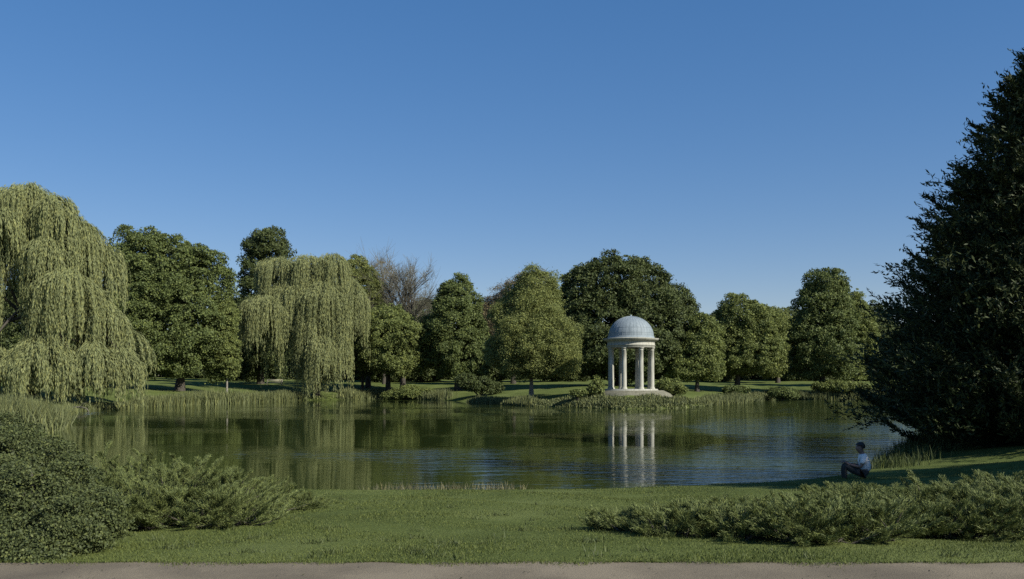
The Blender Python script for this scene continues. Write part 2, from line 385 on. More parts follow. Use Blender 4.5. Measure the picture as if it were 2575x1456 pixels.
def juniper(name, label, spreads, seed, group='spreading junipers on the lawn', dens=1.0):
    """spreads: (x, y, radius, height, heading) low arching fans of needle sprays"""
    rng = np.random.default_rng(seed); X = np.mean([q[0] for q in spreads]); Y = np.mean([q[1] for q in spreads])
    z0 = gz(X, Y); root = empty(name, (X, Y, z0), label, 'shrub', group); base = np.array([X, Y, z0])
    C = Cards(); T = Tubes(4)
    for (x, y, r, h) in spreads:
        c = np.array([x, y, gz(x, y)])-base
        nb = int(95*dens*max(r, .6))
        for q in range(nb):
            a = rng.uniform(0, 2*PI); el = rng.uniform(.1, 1.0)**1.3
            L = r*rng.uniform(.55, 1.12); hh = h*el*rng.uniform(.75, 1.15)
            t = np.linspace(0, 1, 8)[:, None]
            d = np.array([math.cos(a), math.sin(a), 0]); rr = L*(1-.55*el)
            off = np.array([rng.normal()*.25*r, rng.normal()*.25*r, 0])
            P = c+off+d*rr*t+np.array([0, 0, 1])*(hh*np.sin(t*PI*.5)**.9)+np.array([0, 0, .08])*t**3
            if q == 0: T.add(np.stack([np.array([0, 0, .02])*(1-g_)+(c+np.array([0, 0, .02]))*g_ for g_ in np.linspace(0, 1, 6)]), .02)
            if q % 3 == 0: T.add(np.vstack([c+np.array([0, 0, .02]), P]) if True else P, np.linspace(.018, .004, 9))
            m = int(105*L)
            tt = np.sqrt(rng.uniform(.05, 1, m))
            ii = np.clip((tt*7).astype(int), 0, 6); fr = (tt*7-ii)[:, None]
            pt = P[ii]*(1-fr)+P[ii+1]*fr; tg = nrm(P[ii+1]-P[ii])
            sd = np.cross(tg, [0, 0, 1]); s1 = rng.choice([-1, 1], m)[:, None]
            tw = nrm(tg*.85+sd*s1*rng.uniform(.2, .9, (m, 1))+np.array([0, 0, .35])*rng.uniform(0, 1, (m, 1)))   # twig heading
            tl = .05+.2*(1.05-tt)*rng.uniform(.5, 1.3, m)
            for k in range(6):
                f = (k+.5)/6
                pp = pt+tw*(tl*f)[:, None]+rng.normal(size=(m, 3))*.012
                nd = nrm(tw+rng.normal(size=(m, 3))*.3)
                nn = nrm(np.array([0, 0, .8])+rng.normal(size=(m, 3))*.7)
                C.add(pp, nd, nn, rng.uniform(.03, .065, m), rng.uniform(.0048, .008, m))
    V = np.concatenate(C.v); zg = ground(V[:, 0, 0]+X, V[:, 0, 1]+Y)-z0
    C.v = [V[V[:, :, 2].min(1) > zg+.01]]
    link('stem', T.mesh('stem'), M['bark'], root); link('foliage', C.mesh('foliage'), M['juniper'], root)
    return root
def conifer(name, label, X, Y, H, R, seed, group='conifers on the right bank', dens=1., low=.02):
    rng = np.random.default_rng(seed); z0 = gz(X, Y); root = empty(name, (X, Y, z0), label, 'tree', group)
    T = Tubes(7); zz = np.linspace(-.3, H*.98, 8); T.add(np.stack([zz*0, zz*0, zz], -1), .5*(1.03-zz/H)); C = Cards()
    nb = int(330*dens)
    for q in range(nb):
        f = rng.uniform(low, .98)**1.15; z = f*H
        prof = R*(1-f)**.76*min(1, .86+f*1.6)
        L = prof*(rng.uniform(.75, 1.02)+(.1 if q % 6 == 0 else 0))+.3; a = rng.uniform(0, 2*PI)
        d = np.array([math.cos(a), math.sin(a), 0]); t = np.linspace(0, 1, 10)[:, None]
        droop = (.02 if f > .45 else .10-.12*f)*L+(.04*L*max(0, 1-f/.18))
        P = np.array([0, 0, z])+d*L*t+np.array([0, 0, 1])*(-droop*np.sin(t*PI*.75)*1.5+(.16+.22*f)*L*t**3*.9)
        T.add(P, np.linspace(.07*(1-f)+.02, .012, 10))
        m = int(26*L); tt = rng.uniform(.22, 1, m)**.8
        ii = np.clip((tt*9).astype(int), 0, 8); fr = (tt*9-ii)[:, None]
        pt = P[ii]*(1-fr)+P[ii+1]*fr; tg = nrm(P[ii+1]-P[ii]); sd = nrm(np.cross(tg, [0, 0, 1]))
        tw = nrm(tg*.8+sd*rng.choice([-1, 1], m)[:, None]*rng.uniform(.1, 1.1, (m, 1))+np.array([0, 0, 1])*rng.uniform(-.35, .75, (m, 1)))
        tl = (.25+.6*(1.05-tt))*rng.uniform(.5, 1.25, m)*min(1.3, .5+L/5)
        for k in range(7):
            g_ = (k+.5)/7
            pp = pt+tw*(tl*g_)[:, None]+rng.normal(size=(m, 3))*.03
            nd = nrm(tw+rng.normal(size=(m, 3))*.45); nn = nrm(np.array([0, 0, .6])+rng.normal(size=(m, 3))*.8)
            C.add(pp, nd, nn, rng.uniform(.14, .3, m), rng.uniform(.035, .07, m))
    m = int(11000*dens); f = 1-np.sqrt(rng.uniform(0, 1-low, m)); f = np.clip(f+low*.5, 0, .985); a = rng.uniform(0, 2*PI, m)
    lump = 1+.09*np.sin(a*7+f*23)+.07*np.sin(a*13-f*41)+.09*np.sin(f*58+a*2)
    rr = (R*(1-f)**.76*np.minimum(1, .86+f*1.6))*rng.uniform(.5, .97, m)*lump
    d = np.stack([np.cos(a), np.sin(a), 0*a], -1); pt = d*rr[:, None]+np.array([0, 0, 1])*(f*H+(.1-.14*np.clip(1-f/.16, 0, 1))*rr)[:, None]
    tw = nrm(d*.75+np.array([0, 0, 1])*rng.uniform(-.1, .8, (m, 1))+rng.normal(size=(m, 3))*.3); tl = rng.uniform(.4, 1.0, m)
    for k in range(13):
        g_ = (k+.5)/13
        pp = pt+tw*(tl*g_)[:, None]+rng.normal(size=(m, 3))*.09*(1.1-g_)
        nd = nrm(tw+rng.normal(size=(m, 3))*.5); nn = nrm(np.array([0, 0, .6])+rng.normal(size=(m, 3))*.8)
        C.add(pp, nd, nn, rng.uniform(.14, .3, m), rng.uniform(.04, .085, m))
    V = np.concatenate(C.v); zg = ground(V[:, 0, 0]+X, V[:, 0, 1]+Y)-z0
    C.v = [V[V[:, :, 2].min(1) > np.maximum(zg, -z0)+.05]]
    link('trunk', T.mesh('trunk'), M['bark'], root, smooth=True); link('crown', C.mesh('crown'), M['conifer'], root)
    return root
def blades(name, X, Y, Z, H, Wd, mat, rng, bend=.35, kind='stuff', lean=.25):
    """upright grass/reed blades, two faces each, in one mesh"""
    n = len(X); P0 = np.stack([X, Y, Z-.01], -1)
    a = rng.uniform(0, 2*PI, n); sd = np.stack([np.cos(a), np.sin(a), 0*a], -1)*(Wd/2)[:, None]
    ln = rng.normal(size=(n, 2))*lean; up = nrm(np.stack([ln[:, 0], ln[:, 1], np.ones(n)], -1))
    P1 = P0+up*(H*.55)[:, None]; up2 = nrm(up+np.stack([np.cos(a+1.5), np.sin(a+1.5), -.2+0*a], -1)*bend*rng.uniform(0, 1.6, (n, 1)))
    P2 = P1+up2*(H*.5)[:, None]
    V = np.stack([P0-sd, P0+sd, P1+sd*.8, P1-sd*.8, P2+sd*.12, P2-sd*.12], 1).reshape(-1, 3)
    q = np.arange(n)[:, None]*6
    Fc = np.concatenate([q+np.array([0, 1, 2, 3]), q+np.array([3, 2, 4, 5])])
    o = link(name, mesh_np(name, V, Fc), M[mat]); tag(o, kind=kind); return o

# ------------------------------------------------------------------ trees round the pond
willow('weeping_willow', 'largest weeping willow, pale green curtains reaching the water on the left bank', 92, 78,
  [(70,468,80,30,330,0),(15,470,70,30,330,1),(-70,500,90,40,380,1),(150,500,62,30,300,-1),(215,560,52,32,300,0),(178,575,50,34,260,1.2),(185,540,46,26,200,-1.2),(255,620,52,40,260,1),
   (155,610,62,42,280,-2.5),(-15,600,48,42,300,-2.5),(40,540,60,30,110,-3),(200,690,90,45,230,-2.5),(270,760,62,40,200,-1),(325,830,52,40,170,0),(-90,650,90,40,300,-2),
   (165,850,82,40,165,-4.6),(45,868,46,22,150,-5.2),(280,870,60,30,150,-3.5),(235,895,58,26,120,-4),(325,880,50,30,125,-2),(190,920,60,20,95,-4.5),(110,900,60,22,110,-4.8),(-60,860,60,30,150,-4)], 3)
willow('weeping_willow', 'smaller weeping willow with stepped curtains standing at the middle of the far shore', 134, 795,
  [(700,650,60,22,200,0),(770,645,60,22,220,0),(835,640,45,22,220,0),(880,700,46,38,190,-.5),(820,710,70,40,250,-2),(745,690,62,40,190,-.5),
   (730,720,62,40,150,-1),(685,752,62,26,190,-4),(825,852,46,24,150,-5),(795,780,50,40,200,-3.5),(893,770,30,30,170,-1),(790,870,45,40,110,-2),(862,840,38,30,140,-3)], 5, .5)
tree('broadleaf_tree', 'wide round green tree beside the largest willow, leaning dark trunk', 119, 452,
  [(360,665,72,75),(430,690,85,82),(500,725,70,95),(395,780,95,105,-1.5),(490,815,85,95,-2),(440,880,85,65,-2.5),(545,880,45,60,0),(335,760,60,120,1)],
  'leaf_mid', clump=1.35, leaf=.36, r0=.5, lean=(.8, 0))
tree('young_tree', 'slender young tree with a straight pale trunk on the left shore', 118, 570,
  [(566,880,30,42),(572,922,26,26),(556,830,32,48),(575,800,22,40)], 'leaf_light', 'bark_pale', clump=.7, leaf=.28, r0=.14, limbs=4)
tree('broadleaf_tree', 'dark tall tree whose top rises behind the smaller willow', 152, 655,
  [(672,618,46,36),(645,685,38,48),(637,760,40,60),(660,840,60,80),(620,880,50,70)], 'leaf_dark', clump=1.6, leaf=.45, r0=.45, jag=.2)
tree('broadleaf_tree', 'pale olive tree just right of the smaller willow', 150, 925,
  [(893,683,34,34),(925,735,34,50),(900,760,50,70),(940,820,55,60),(915,860,50,60)], 'leaf_pale', clump=1.3, leaf=.32, r0=.35)
tree('broadleaf_tree', 'light green spreading tree with thick trunk in front of the bare tree', 140, 975,
  [(975,815,58,42),(1000,850,82,50,-1.5),(955,880,62,50,-1.5),(1040,880,45,50),(1000,905,60,32,-2)], 'leaf_light', clump=1.2, leaf=.33, r0=.45)
tree('small_tree', 'small dark tree with a short trunk right under the smaller willow edge', 142, 911,
  [(905,880,34,45),(915,915,30,28),(890,840,30,45)], 'leaf_dark', clump=1.0, leaf=.33, r0=.25)
tree('broadleaf_tree', 'narrow egg shaped green tree standing between bare tree and wispy tree', 139, 1150,
  [(1148,730,34,32),(1145,770,52,48),(1145,825,62,60,-1),(1160,880,62,55,-1),(1125,895,50,45),(1175,915,50,35)], 'leaf_mid', clump=1.25, leaf=.36, r0=.4)
tree('broadleaf_tree', 'wispy light green tree with slim pale trunk near the peninsula shore', 108, 1335,
  [(1345,735,52,48),(1330,790,80,65),(1350,850,92,70,-1.5),(1290,880,60,50),(1395,895,58,45),(1335,910,75,38,-1)],
  'leaf_pale', 'bark_pale', clump=.9, leaf=.22, cover=1.7, r0=.24, jag=.2, limbs=9, soft=1.3)
tree('broadleaf_tree', 'reddish topped tree showing above and left of the wispy tree', 156, 1290,
  [(1330,735,62,46),(1275,770,48,45),(1240,800,36,45),(1300,830,80,70),(1235,860,40,60)], 'leaf_red', clump=1.0, leaf=.26, cover=.9, jag=.3, r0=.35, soft=1.5)
tree('broadleaf_tree', 'broad domed dark green tree, the largest crown, directly behind the rotunda', 130, 1560,
  [(1530,720,82,72),(1610,745,80,75),(1465,755,60,70),(1680,800,62,75),(1500,830,90,85,-1),(1600,850,100,90,-1.5),(1700,875,50,62),(1460,880,60,60),(1560,890,120,55)],
  'leaf_dark', clump=1.5, leaf=.4, r0=.7)
tree('broadleaf_tree', 'low bushy green tree right beside the rotunda and the largest domed tree', 126, 1752,
  [(1770,850,40,55),(1745,900,48,42),(1785,900,30,50),(1715,930,32,26)], 'leaf_light', clump=1.1, leaf=.34, r0=.3)
tree('broadleaf_tree', 'rounded olive tree on a short dark trunk on the right lawn', 134, 1852,
  [(1865,795,52,44),(1900,830,55,55),(1840,830,42,55),(1880,885,78,52,-1),(1845,905,48,36)], 'leaf_light', clump=1.15, leaf=.33, r0=.45, lean=(.4, 0))
tree('broadleaf_tree', 'ragged tree standing behind the rounded olive tree', 168, 1955,
  [(1945,815,42,36),(1965,860,34,45),(1930,880,48,60)], 'leaf_pale', clump=1.4, leaf=.4, jag=.22, r0=.35)
tree('broadleaf_tree', 'tall upright dark green tree on the far right shore', 136, 2066,
  [(2075,725,48,42),(2060,775,58,55),(2095,800,52,60),(2045,850,58,70),(2085,880,62,60,-1.2),(2040,910,45,40)], 'leaf_mid', clump=1.3, leaf=.38, r0=.45, jag=.15)
tree('broadleaf_tree', 'light green tree squeezed between the tall upright tree and the conifer', 148, 2140,
  [(2135,800,42,55),(2155,860,40,70),(2130,910,42,45)], 'leaf_light', clump=1.2, leaf=.34, r0=.3)
# background row
bg = [('dark tree closing the gap between the round tree and smaller willow', 178, 590, 1.0),
      ('dark tree behind the small tree and bare tree', 176, 960, .95),
      ('dark tree filling the gap right of the bare tree', 180, 1060, 1.0),
      ('dark tree behind the gap between the egg shaped and wispy trees', 176, 1215, .95),
      ('dark tree behind the left edge of the largest domed tree', 172, 1420, 1.05),
      ('dark tree behind the lawn right of the rotunda', 180, 1800, .85),
      ('dark tree between the ragged tree and the tall upright tree', 184, 1995, .9),
      ('dark tree seen behind the conifer edge on the far right', 180, 2190, .95),
      ('dark tree behind the right edge of the largest willow', 170, 320, 1.1),
      ('dark tree behind the trunk of the largest willow', 165, 90, 1.2)]
src = None
for q, (lab, Y, u, sc) in enumerate(bg):
    X = wx(u, Y)
    if src is None:
        src = tree('woodland_tree', lab, Y, u, [(u,800,45,45),(u-25,850,50,60),(u+28,860,48,60),(u,910,66,45)], 'leaf_dark', clump=1.8, leaf=.5, r0=.4, group='dark trees of the wood behind')
    else: copy_tree(src, (X, Y, gz(X, Y)), q*1.9, sc, lab)
rng = np.random.default_rng(77)   # the wood far behind, one mass
bl = []
for u in np.arange(-500, 3100, 46):
    Y = rng.uniform(196, 215); v = rng.uniform(875, 910); bl.append((px(u, v, Y), np.array([rng.uniform(3.5, 5), 4, rng.uniform(4, 6.5)])))
    bl.append((px(u+20, 945, Y-4), np.array([4, 3, 2.6])))
tag(link('far_wood', crown_cards(bl, rng, .6, 2.2, 1.6).mesh('far_wood'), M['leaf_dark']), kind='stuff')

# bare tree
def bare_tree(name, label, Y, u, vtop, seed):
    rng = np.random.default_rng(seed); X = wx(u, Y); z0 = gz(X, Y); root = empty(name, (X, Y, z0), label, 'tree', 'trees round the pond')
    H = px(u, vtop, Y)[2]-z0; T = Tubes(5); tw = Tubes(3)
    trunk = np.array([[0, 0, -.3], [.1, 0, H*.12], [0, 0, H*.25], [.1, .1, H*.4]]); T.add(trunk, [.55, .42, .36, .26])
    tips = []
    def grow(p, d, L, r, lev):
        n = 5; pts = [p]; dd = d.copy()
        for _ in range(n):
            dd = nrm(dd+rng.normal(size=3)*.09+np.array([0, 0, .045])); pts.append(pts[-1]+dd*L/n)
        (T if lev < 3 else tw).add(np.array(pts), np.linspace(r, r*.45, n+1))
        if lev >= 4: return
        k = [0, 7, 7, 8][lev] if lev < 4 else 0
        for _ in range(k):
            t = rng.uniform(.3, 1); q = int(t*n); q = min(q, n)
            nd = nrm(dd+rng.normal(size=3)*np.array([.55, .55, .35]))
            grow(pts[q], nd, L*rng.uniform(.42, .62), max(r*.45, .017), lev+1)
    for q in range(12):
        a = q*2*PI/12+rng.normal()*.2; sp = rng.uniform(.08, .62)
        d = nrm(np.array([math.cos(a)*sp, math.sin(a)*sp, 1.])); st = trunk[rng.integers(1, 4)]
        grow(st, d, (H-st[2])*rng.uniform(.63, .74)*(1 if sp < .5 else .85), .15, 1)
    link('trunk', T.mesh('trunk'), M['bark'], root); link('twig', tw.mesh('twig'), M['twig'], root)
    return root
bare_tree('bare_tree', 'nearly leafless reddish brown tree with a fan of fine twigs', 150, 1012, 640, 4)
tree('broadleaf_tree', 'thin reddish tree beside the bare tree, above the pale olive tree', 162, 965,
  [(960,690,26,36),(968,730,26,40),(950,760,36,60)], 'leaf_red', clump=.9, leaf=.22, cover=.4, jag=.3, r0=.25, core=False, soft=1.5)

# conifers on the right bank
conifer('conifer', 'huge dark conifer filling the right edge of the picture', 21.9, 34.5, 16.2, 8.3, 8, dens=1.5)
# shade trees beyond the right edge of the picture
cs = conifer('conifer', 'tall conifer on the right bank standing outside the picture, shading the seated person', 25.5, 14.2, 21, 6.2, 9, dens=.8)
copy_tree(cs, (38, 23, gz(38, 23)), 1.1, 1.2, 'tallest conifer outside the picture, shading the huge dark conifer')

# ------------------------------------------------------------------ rotunda
PY = 100.0; PX = wx(1586, PY); gz0 = gz(PX, PY); PZ = 1.97
rot = empty('rotunda', (PX, PY, PZ), 'pale stone rotunda with eight columns and grey lead dome on the peninsula', 'pavilion')
link('base_step', lathe('base_step', [(0.001,.0),(2.98,.0),(3.0,-.02),(3.0,-.13),(3.12,-.135),(3.14,-.28),(3.14,-.6)], 64), M['stone'], rot)
pl = lathe('plinth_mound', [(3.1,-.14),(3.25,-.22),(3.5,-.36),(3.8,-.52),(4.1,-.9)], 56)
co = np.zeros(len(pl.vertices)*3, np.float32); pl.vertices.foreach_get('co', co); co = co.reshape(-1, 3)
co[:, 0] = np.where(co[:, 0] > 0, co[:, 0]*1.16, co[:, 0]*1.0); pl.vertices.foreach_set('co', co.ravel())
link('stone_apron', pl, M['stone_base'], rot, smooth=True)
colp = [(r_*1.2, z_) for r_, z_ in [(.30,0),(.30,.08),(.27,.1),(.285,.15),(.24,.2),(.235,.3),(.232,1.8),(.222,3.0),(.205,4.28),(.225,4.3),(.225,4.34),(.205,4.36),(.21,4.42),(.27,4.5),(.29,4.52),(.29,4.62)]]
for q in range(8):
    a = math.radians(-25.6+45*q)
    link('column', lathe('column', colp, 24), M['stone'], rot, (2.42*math.sin(a), -2.42*math.cos(a), 0), smooth=False)
zb = 4.62
ent = [(2.16,zb),(2.66,zb),(2.68,zb+.02),(2.68,zb+.24),(2.73,zb+.26),(2.73,zb+.30),(2.66,zb+.32),(2.66,zb+.66),(2.74,zb+.70),(2.80,zb+.76),(3.02,zb+.84),(3.06,zb+.87),(3.06,zb+.93),(3.14,zb+.98),(3.14,zb+1.03),(2.6,zb+1.10)]
link('entablature', lathe('entablature', ent, 96), M['stone'], rot)
link('ceiling', lathe('ceiling', [(2.16,zb),(2.16,zb+.35),(1.7,zb+.9),(.9,zb+1.3),(.001,zb+1.45)], 48), M['stone'], rot)
link('drum', lathe('drum', [(2.62,zb+1.07),(2.62,zb+1.24),(2.57,zb+1.26),(2.57,zb+1.32)], 64), M['lead'], rot)
zd = zb+1.30; dome = [(2.53*math.cos(t), zd+2.28*math.sin(t)) for t in np.linspace(0, PI/2-.05, 22)]+[(.12, zd+2.34), (.05, zd+2.42), (.001, zd+2.5)]
dm = link('dome', lathe('dome', dome, 72), M['lead'], rot, smooth=True)
T = Tubes(4)
for q in range(36):
    a = q*2*PI/36; t = np.linspace(0.02, PI/2-.12, 14)
    T.add(np.stack([2.535*np.cos(t)*math.cos(a), 2.535*np.cos(t)*math.sin(a), zd+2.285*np.sin(t)], -1), .012)
for tt in (.16, .42):
    a = np.linspace(0, 2*PI, 73); T.add(np.stack([2.54*math.cos(tt)*np.cos(a), 2.54*math.cos(tt)*np.sin(a), zd+2.29*math.sin(tt)+0*a], -1), .012)
link('seam', T.mesh('seam'), M['lead'], dm)

# ------------------------------------------------------------------ far shore planting
def small_shrub(u, v, Y, ru, rv, label, mat='leaf_light', leaf=.24, seed=1, cat='shrub', clump=.55, extra=()):
    s = Y/F; X = wx(u, Y); z0 = gz(X, Y); zc = px(u, v, Y)[2]-z0
    bl = [(0, 0, max(zc, .1), ru*s, ru*s*.9, rv*s)]
    for (du, dv, a, b_) in extra: bl.append((du*s, 0, max(zc-dv*s, .1), a*s, a*s*.9, b_*s))
    return shrub('shrub', label, X, Y, bl, mat, leaf, clump, 2.2, 'shrubs along the far shore', seed)
small_shrub(1500, 975, 98, 15, 18, 'upright light green shrub at the left foot of the rotunda', seed=21, clump=.4, extra=[(-12,8,14,10),(3,-16,7,12)])
small_shrub(1452, 987, 97, 20, 6, 'flat low shrub left of the upright shrub by the rotunda', seed=22, clump=.35)
small_shrub(1685, 972, 101, 30, 16, 'wide light green shrub at the right foot of the rotunda', seed=23, clump=.5, extra=[(-18,-8,15,12),(22,8,18,8)])
small_shrub(1205, 966, 124, 32, 13, 'dark arching bush under the egg shaped tree', 'leaf_dark', .28, 24, clump=.7, extra=[(-30,-8,25,15),(35,8,24,12)])
small_shrub(1030, 987, 134, 34, 12, 'leafy bank shrub at the water between the willow and egg shaped tree', 'leaf_light', .3, 25, clump=.7, extra=[(35,6,30,10),(-40,8,25,12)])
small_shrub(1968, 989, 129, 32, 9, 'rounded green shrub on the water at the inlet right of the peninsula', 'leaf_mid', .28, 26, clump=.7)
small_shrub(2100, 972, 133, 50, 11, 'low light green shrub around the foot of the tall upright tree', 'leaf_light', .28, 27, clump=.7, extra=[(45,2,35,9)])
small_shrub(1850, 980, 126, 30, 6, 'low dark shrub in front of the rounded olive tree trunk', 'leaf_mid', .28, 28, clump=.6)

def along(u0, u1, n, rng, width, vline=None):
    """points on the land side along the far shoreline between two picture columns"""
    pts = []
    P = np.array(SHORE)
    seg = []
    for a, b_ in zip(range(len(P)), list(range(1, len(P)))+[0]):
        for t in np.linspace(0, 1, 24, endpoint=False):
            q = P[a]*(1-t)+P[b_]*t; seg.append(q)
    seg = np.array(seg); uu = seg[:, 0]/seg[:, 1]*F+UC
    ok = (seg[:, 1] > 45) & (uu > u0) & (uu < u1)
    S = seg[ok]; k = rng.integers(0, len(S), n*3)
    Q = S[k]+rng.normal(size=(n*3, 2))*.6+np.stack([rng.normal(size=n*3)*.5, rng.uniform(-.3, width, n*3)], -1)
    d = sdist(Q[:, 0], Q[:, 1]); Q = Q[(d > -.35) & (d < width)][:n]
    return Q
def reeds(u0, u1, n, h, width, seed, mat='reed', wd=.09):
    rng = np.random.default_rng(seed); Q = along(u0, u1, n, rng, width)
    z = np.maximum(ground(Q[:, 0], Q[:, 1]), -.05)
    hh = h*rng.uniform(.55, 1.15, len(Q))*(.8+.25*np.sin(Q[:, 0]*.8)*np.sin(Q[:, 0]*.31+1))
    blades('reeds', Q[:, 0], Q[:, 1], z, hh, wd*rng.uniform(.6, 1.3, len(Q)), mat, rng, .3, lean=.12)
reeds(345, 745, 9000, 1.35, 2.6, 31)
reeds(165, 350, 2600, .75, 1.1, 36)
reeds(870, 1120, 7000, 1.3, 2.4, 32)
reeds(1185, 1325, 2600, .9, 1.4, 33)
reeds(1780, 1935, 5000, .95, 2.4, 34)
reeds(1945, 2260, 7500, 1.45, 2.2, 35)
# rough leafy cover on the peninsula bank
rng = np.random.default_rng(41); Q = along(1280, 1930, 17000, rng, 3.4)
z = np.maximum(ground(Q[:, 0], Q[:, 1]), -.03); n = len(Q)
blades('ground_cover', Q[:, 0], Q[:, 1], z, rng.uniform(.2, .5, n)*(1+.5*np.sin(Q[:, 0]*1.1)*np.sin(Q[:, 0]*.37)), rng.uniform(.07, .15, n), 'reed', rng, .9, lean=.5)
# reeds on the left bank, nearer
def bed(cx, cy, rx, ry, n, h, seed, mat='reed', wd=.035, lean=.3, bend=.6):
    rng = np.random.default_rng(seed); X = cx+rng.normal(size=n)*rx; Y = cy+rng.normal(size=n)*ry
    d = sdist(X, Y); k = d > -.5; X, Y = X[k], Y[k]
    blades('reeds', X, Y, np.maximum(ground(X, Y), -.05), h*rng.uniform(.5, 1.2, len(X)), wd*rng.uniform(.6, 1.3, len(X)), mat, rng, bend, lean=lean)
x_, y_ = on_water(105, 1078); bed(x_, y_, 1.3, 2.6, 5200, 1.2, 51, wd=.05)
x_, y_ = on_water(20, 1085); bed(x_-.6, y_+2, 1.6, 2.5, 6500, 1.4, 52, wd=.055)
# right bank grasses, the conifer's shade put into their dark leaf colour
for q, (u, v, n, h) in enumerate([(2215,1178,420,.42),(2245,1160,700,.5),(2275,1140,900,.6),(2305,1122,1200,.7),(2345,1106,1800,.9),(2390,1090,1800,.9)]):
    x_, y_ = on_water(u, v); bed(x_+.3, y_-.2, .5, .6+.2*q, n, h, 60+q, wd=.022, lean=.22, mat='leaf_dark')
# sparse dry stalks on the near shore
rng = np.random.default_rng(71); xs = np.concatenate([rng.normal(wx(u, 24), .28, k) for u, k in [(945,50),(985,60),(1045,85),(1070,40),(1135,110),(1165,70),(1215,60),(1255,100),(1280,50)]])
ys = 24.0+rng.normal(size=len(xs))*.12
blades('dry_stalks', xs, ys, np.maximum(ground(xs, ys), 0), rng.uniform(.06, .26, len(xs)), rng.uniform(.008, .016, len(xs)), 'dry', rng, .35, lean=.3)
# fallen branch by the left willow
T = Tubes(6); a = np.array([0, 0, 0.])
T.add([(-.9,0,.05),(-.3,.1,.28),(.4,.05,.34),(1.0,-.1,.2),(1.3,-.2,-.15)], [.09,.1,.08,.06,.04]); T.add([(.4,.05,.34),(.7,-.2,.65),(1.2,-.3,.8)], [.05,.035,.015])
x_, y_ = on_water(192, 1035); fb = link('fallen_branch', T.mesh('fallen_branch'), M['deadwood'], None, (x_, y_, .1), True)
tag(fb, 'fallen dead branch arching over the water below the largest willow', 'branch')

# bench under the smaller willow
BY = 148; BX = wx(690, BY); be = empty('park_bench', (BX, BY, gz(BX, BY)), 'pale wooden bench on the shaded lawn behind the smaller willow', 'bench')
link('seat', box_mesh('seat', [(-1.35,-.25+.17*q,.42,1.35,-.11+.17*q,.47) for q in range(3)]), M['wood'], be)
link('backrest', box_mesh('backrest', [(-1.35,.27,.58,1.35,.31,.7),(-1.35,.29,.76,1.35,.33,.88)]), M['wood'], be)
for sx in (-1.2, 1.2): link('leg', box_mesh('leg', [(sx-.05,-.24,-.1,sx+.05,-.16,.42),(sx-.05,.2,-.1,sx+.05,.27,.86)]), M['wood'], be)

# ------------------------------------------------------------------ foreground planting
def fp(u, v):
    """ground point under a picture position on the near lawn"""
    Y = np.linspace(7.2, 30, 400); X = wx(u, Y); vv = HZ+(CAMZ-ground(X, Y))/Y*F
    k = int(np.argmin(abs(vv-v))); return float(X[k]), float(Y[k])
def spread(lst): return [(*fp(u, v), r, h) for (u, v, r, h) in lst]
juniper('spreading_juniper', 'left half of the long spreading juniper, next to the dark small leaved bush',
  spread([(300,1332,.6,.42),(400,1327,.6,.42),(300,1302,.75,.72),(420,1302,.8,.66),(270,1287,.9,.95),(360,1282,.9,.85),(470,1287,.9,.7)]), 81)
juniper('spreading_juniper', 'right half of the long spreading juniper, tapering towards the open lawn',
  spread([(520,1320,.6,.38),(600,1315,.6,.33),(560,1292,.8,.52),(650,1290,.7,.42),(540,1277,.9,.62),(700,1285,.6,.3),(760,1281,.5,.2),(640,1272,.8,.45)]), 82)
juniper('spreading_juniper', 'lowest spreading juniper, dark hollow at its left tip on the lawn',
  spread([(1540,1330,.4,0.17),(1610,1335,.45,0.19),(1690,1345,.5,0.21),(1780,1345,.5,0.24),(1720,1325,.5,0.21),(1800,1320,.5,0.24)]), 83)
juniper('spreading_juniper', 'middle spreading juniper with a broad shadow along its foot',
  spread([(1880,1352,.55,0.28),(1990,1358,.6,0.31),(2090,1358,.6,0.31),(1900,1325,.6,0.28),(2000,1320,.7,0.31),(2100,1320,.7,0.34),(2180,1355,.6,0.33)]), 84)
juniper('spreading_juniper', 'back spreading juniper, lying below the seated person',
  spread([(2080,1275,.6,0.28),(2150,1265,.6,0.26),(2230,1275,.65,0.26)]), 85)
juniper('spreading_juniper', 'tallest spreading juniper at the right picture edge',
  spread([(2280,1350,.6,0.36),(2370,1352,.6,0.36),(2460,1350,.7,0.36),(2340,1315,.75,0.41),(2440,1312,.8,0.45),(2540,1340,.7,0.39),(2550,1305,.9,0.48),(2640,1320,.9,0.52),(2400,1290,.7,0.36),(2520,1290,.8,0.45)]), 86)
X0, Y0 = fp(90, 1395); b0 = np.array([X0, Y0, gz(X0, Y0)])
bush = [(70,1365,8.2,100,55),(180,1335,8.6,95,60),(30,1270,8.9,120,80),(170,1250,9.3,90,72),(20,1170,9.7,110,80),(120,1185,9.9,85,55),(-90,1230,9.4,110,90),(0,1105,10.4,75,45),(-100,1120,10.2,100,60),(225,1300,8.9,55,60)]
shrub('leafy_bush', 'dense dark bush of small leaves in the left front corner', X0, Y0,
  [(*(px(u, v, Y)-b0), ru*Y/F, ru*Y/F, rv*Y/F) for (u, v, Y, ru, rv) in bush],
  'cotoneaster', .036, .24, 1.7, 'shrubs on the near lawn', 91, 14, jag=.34)

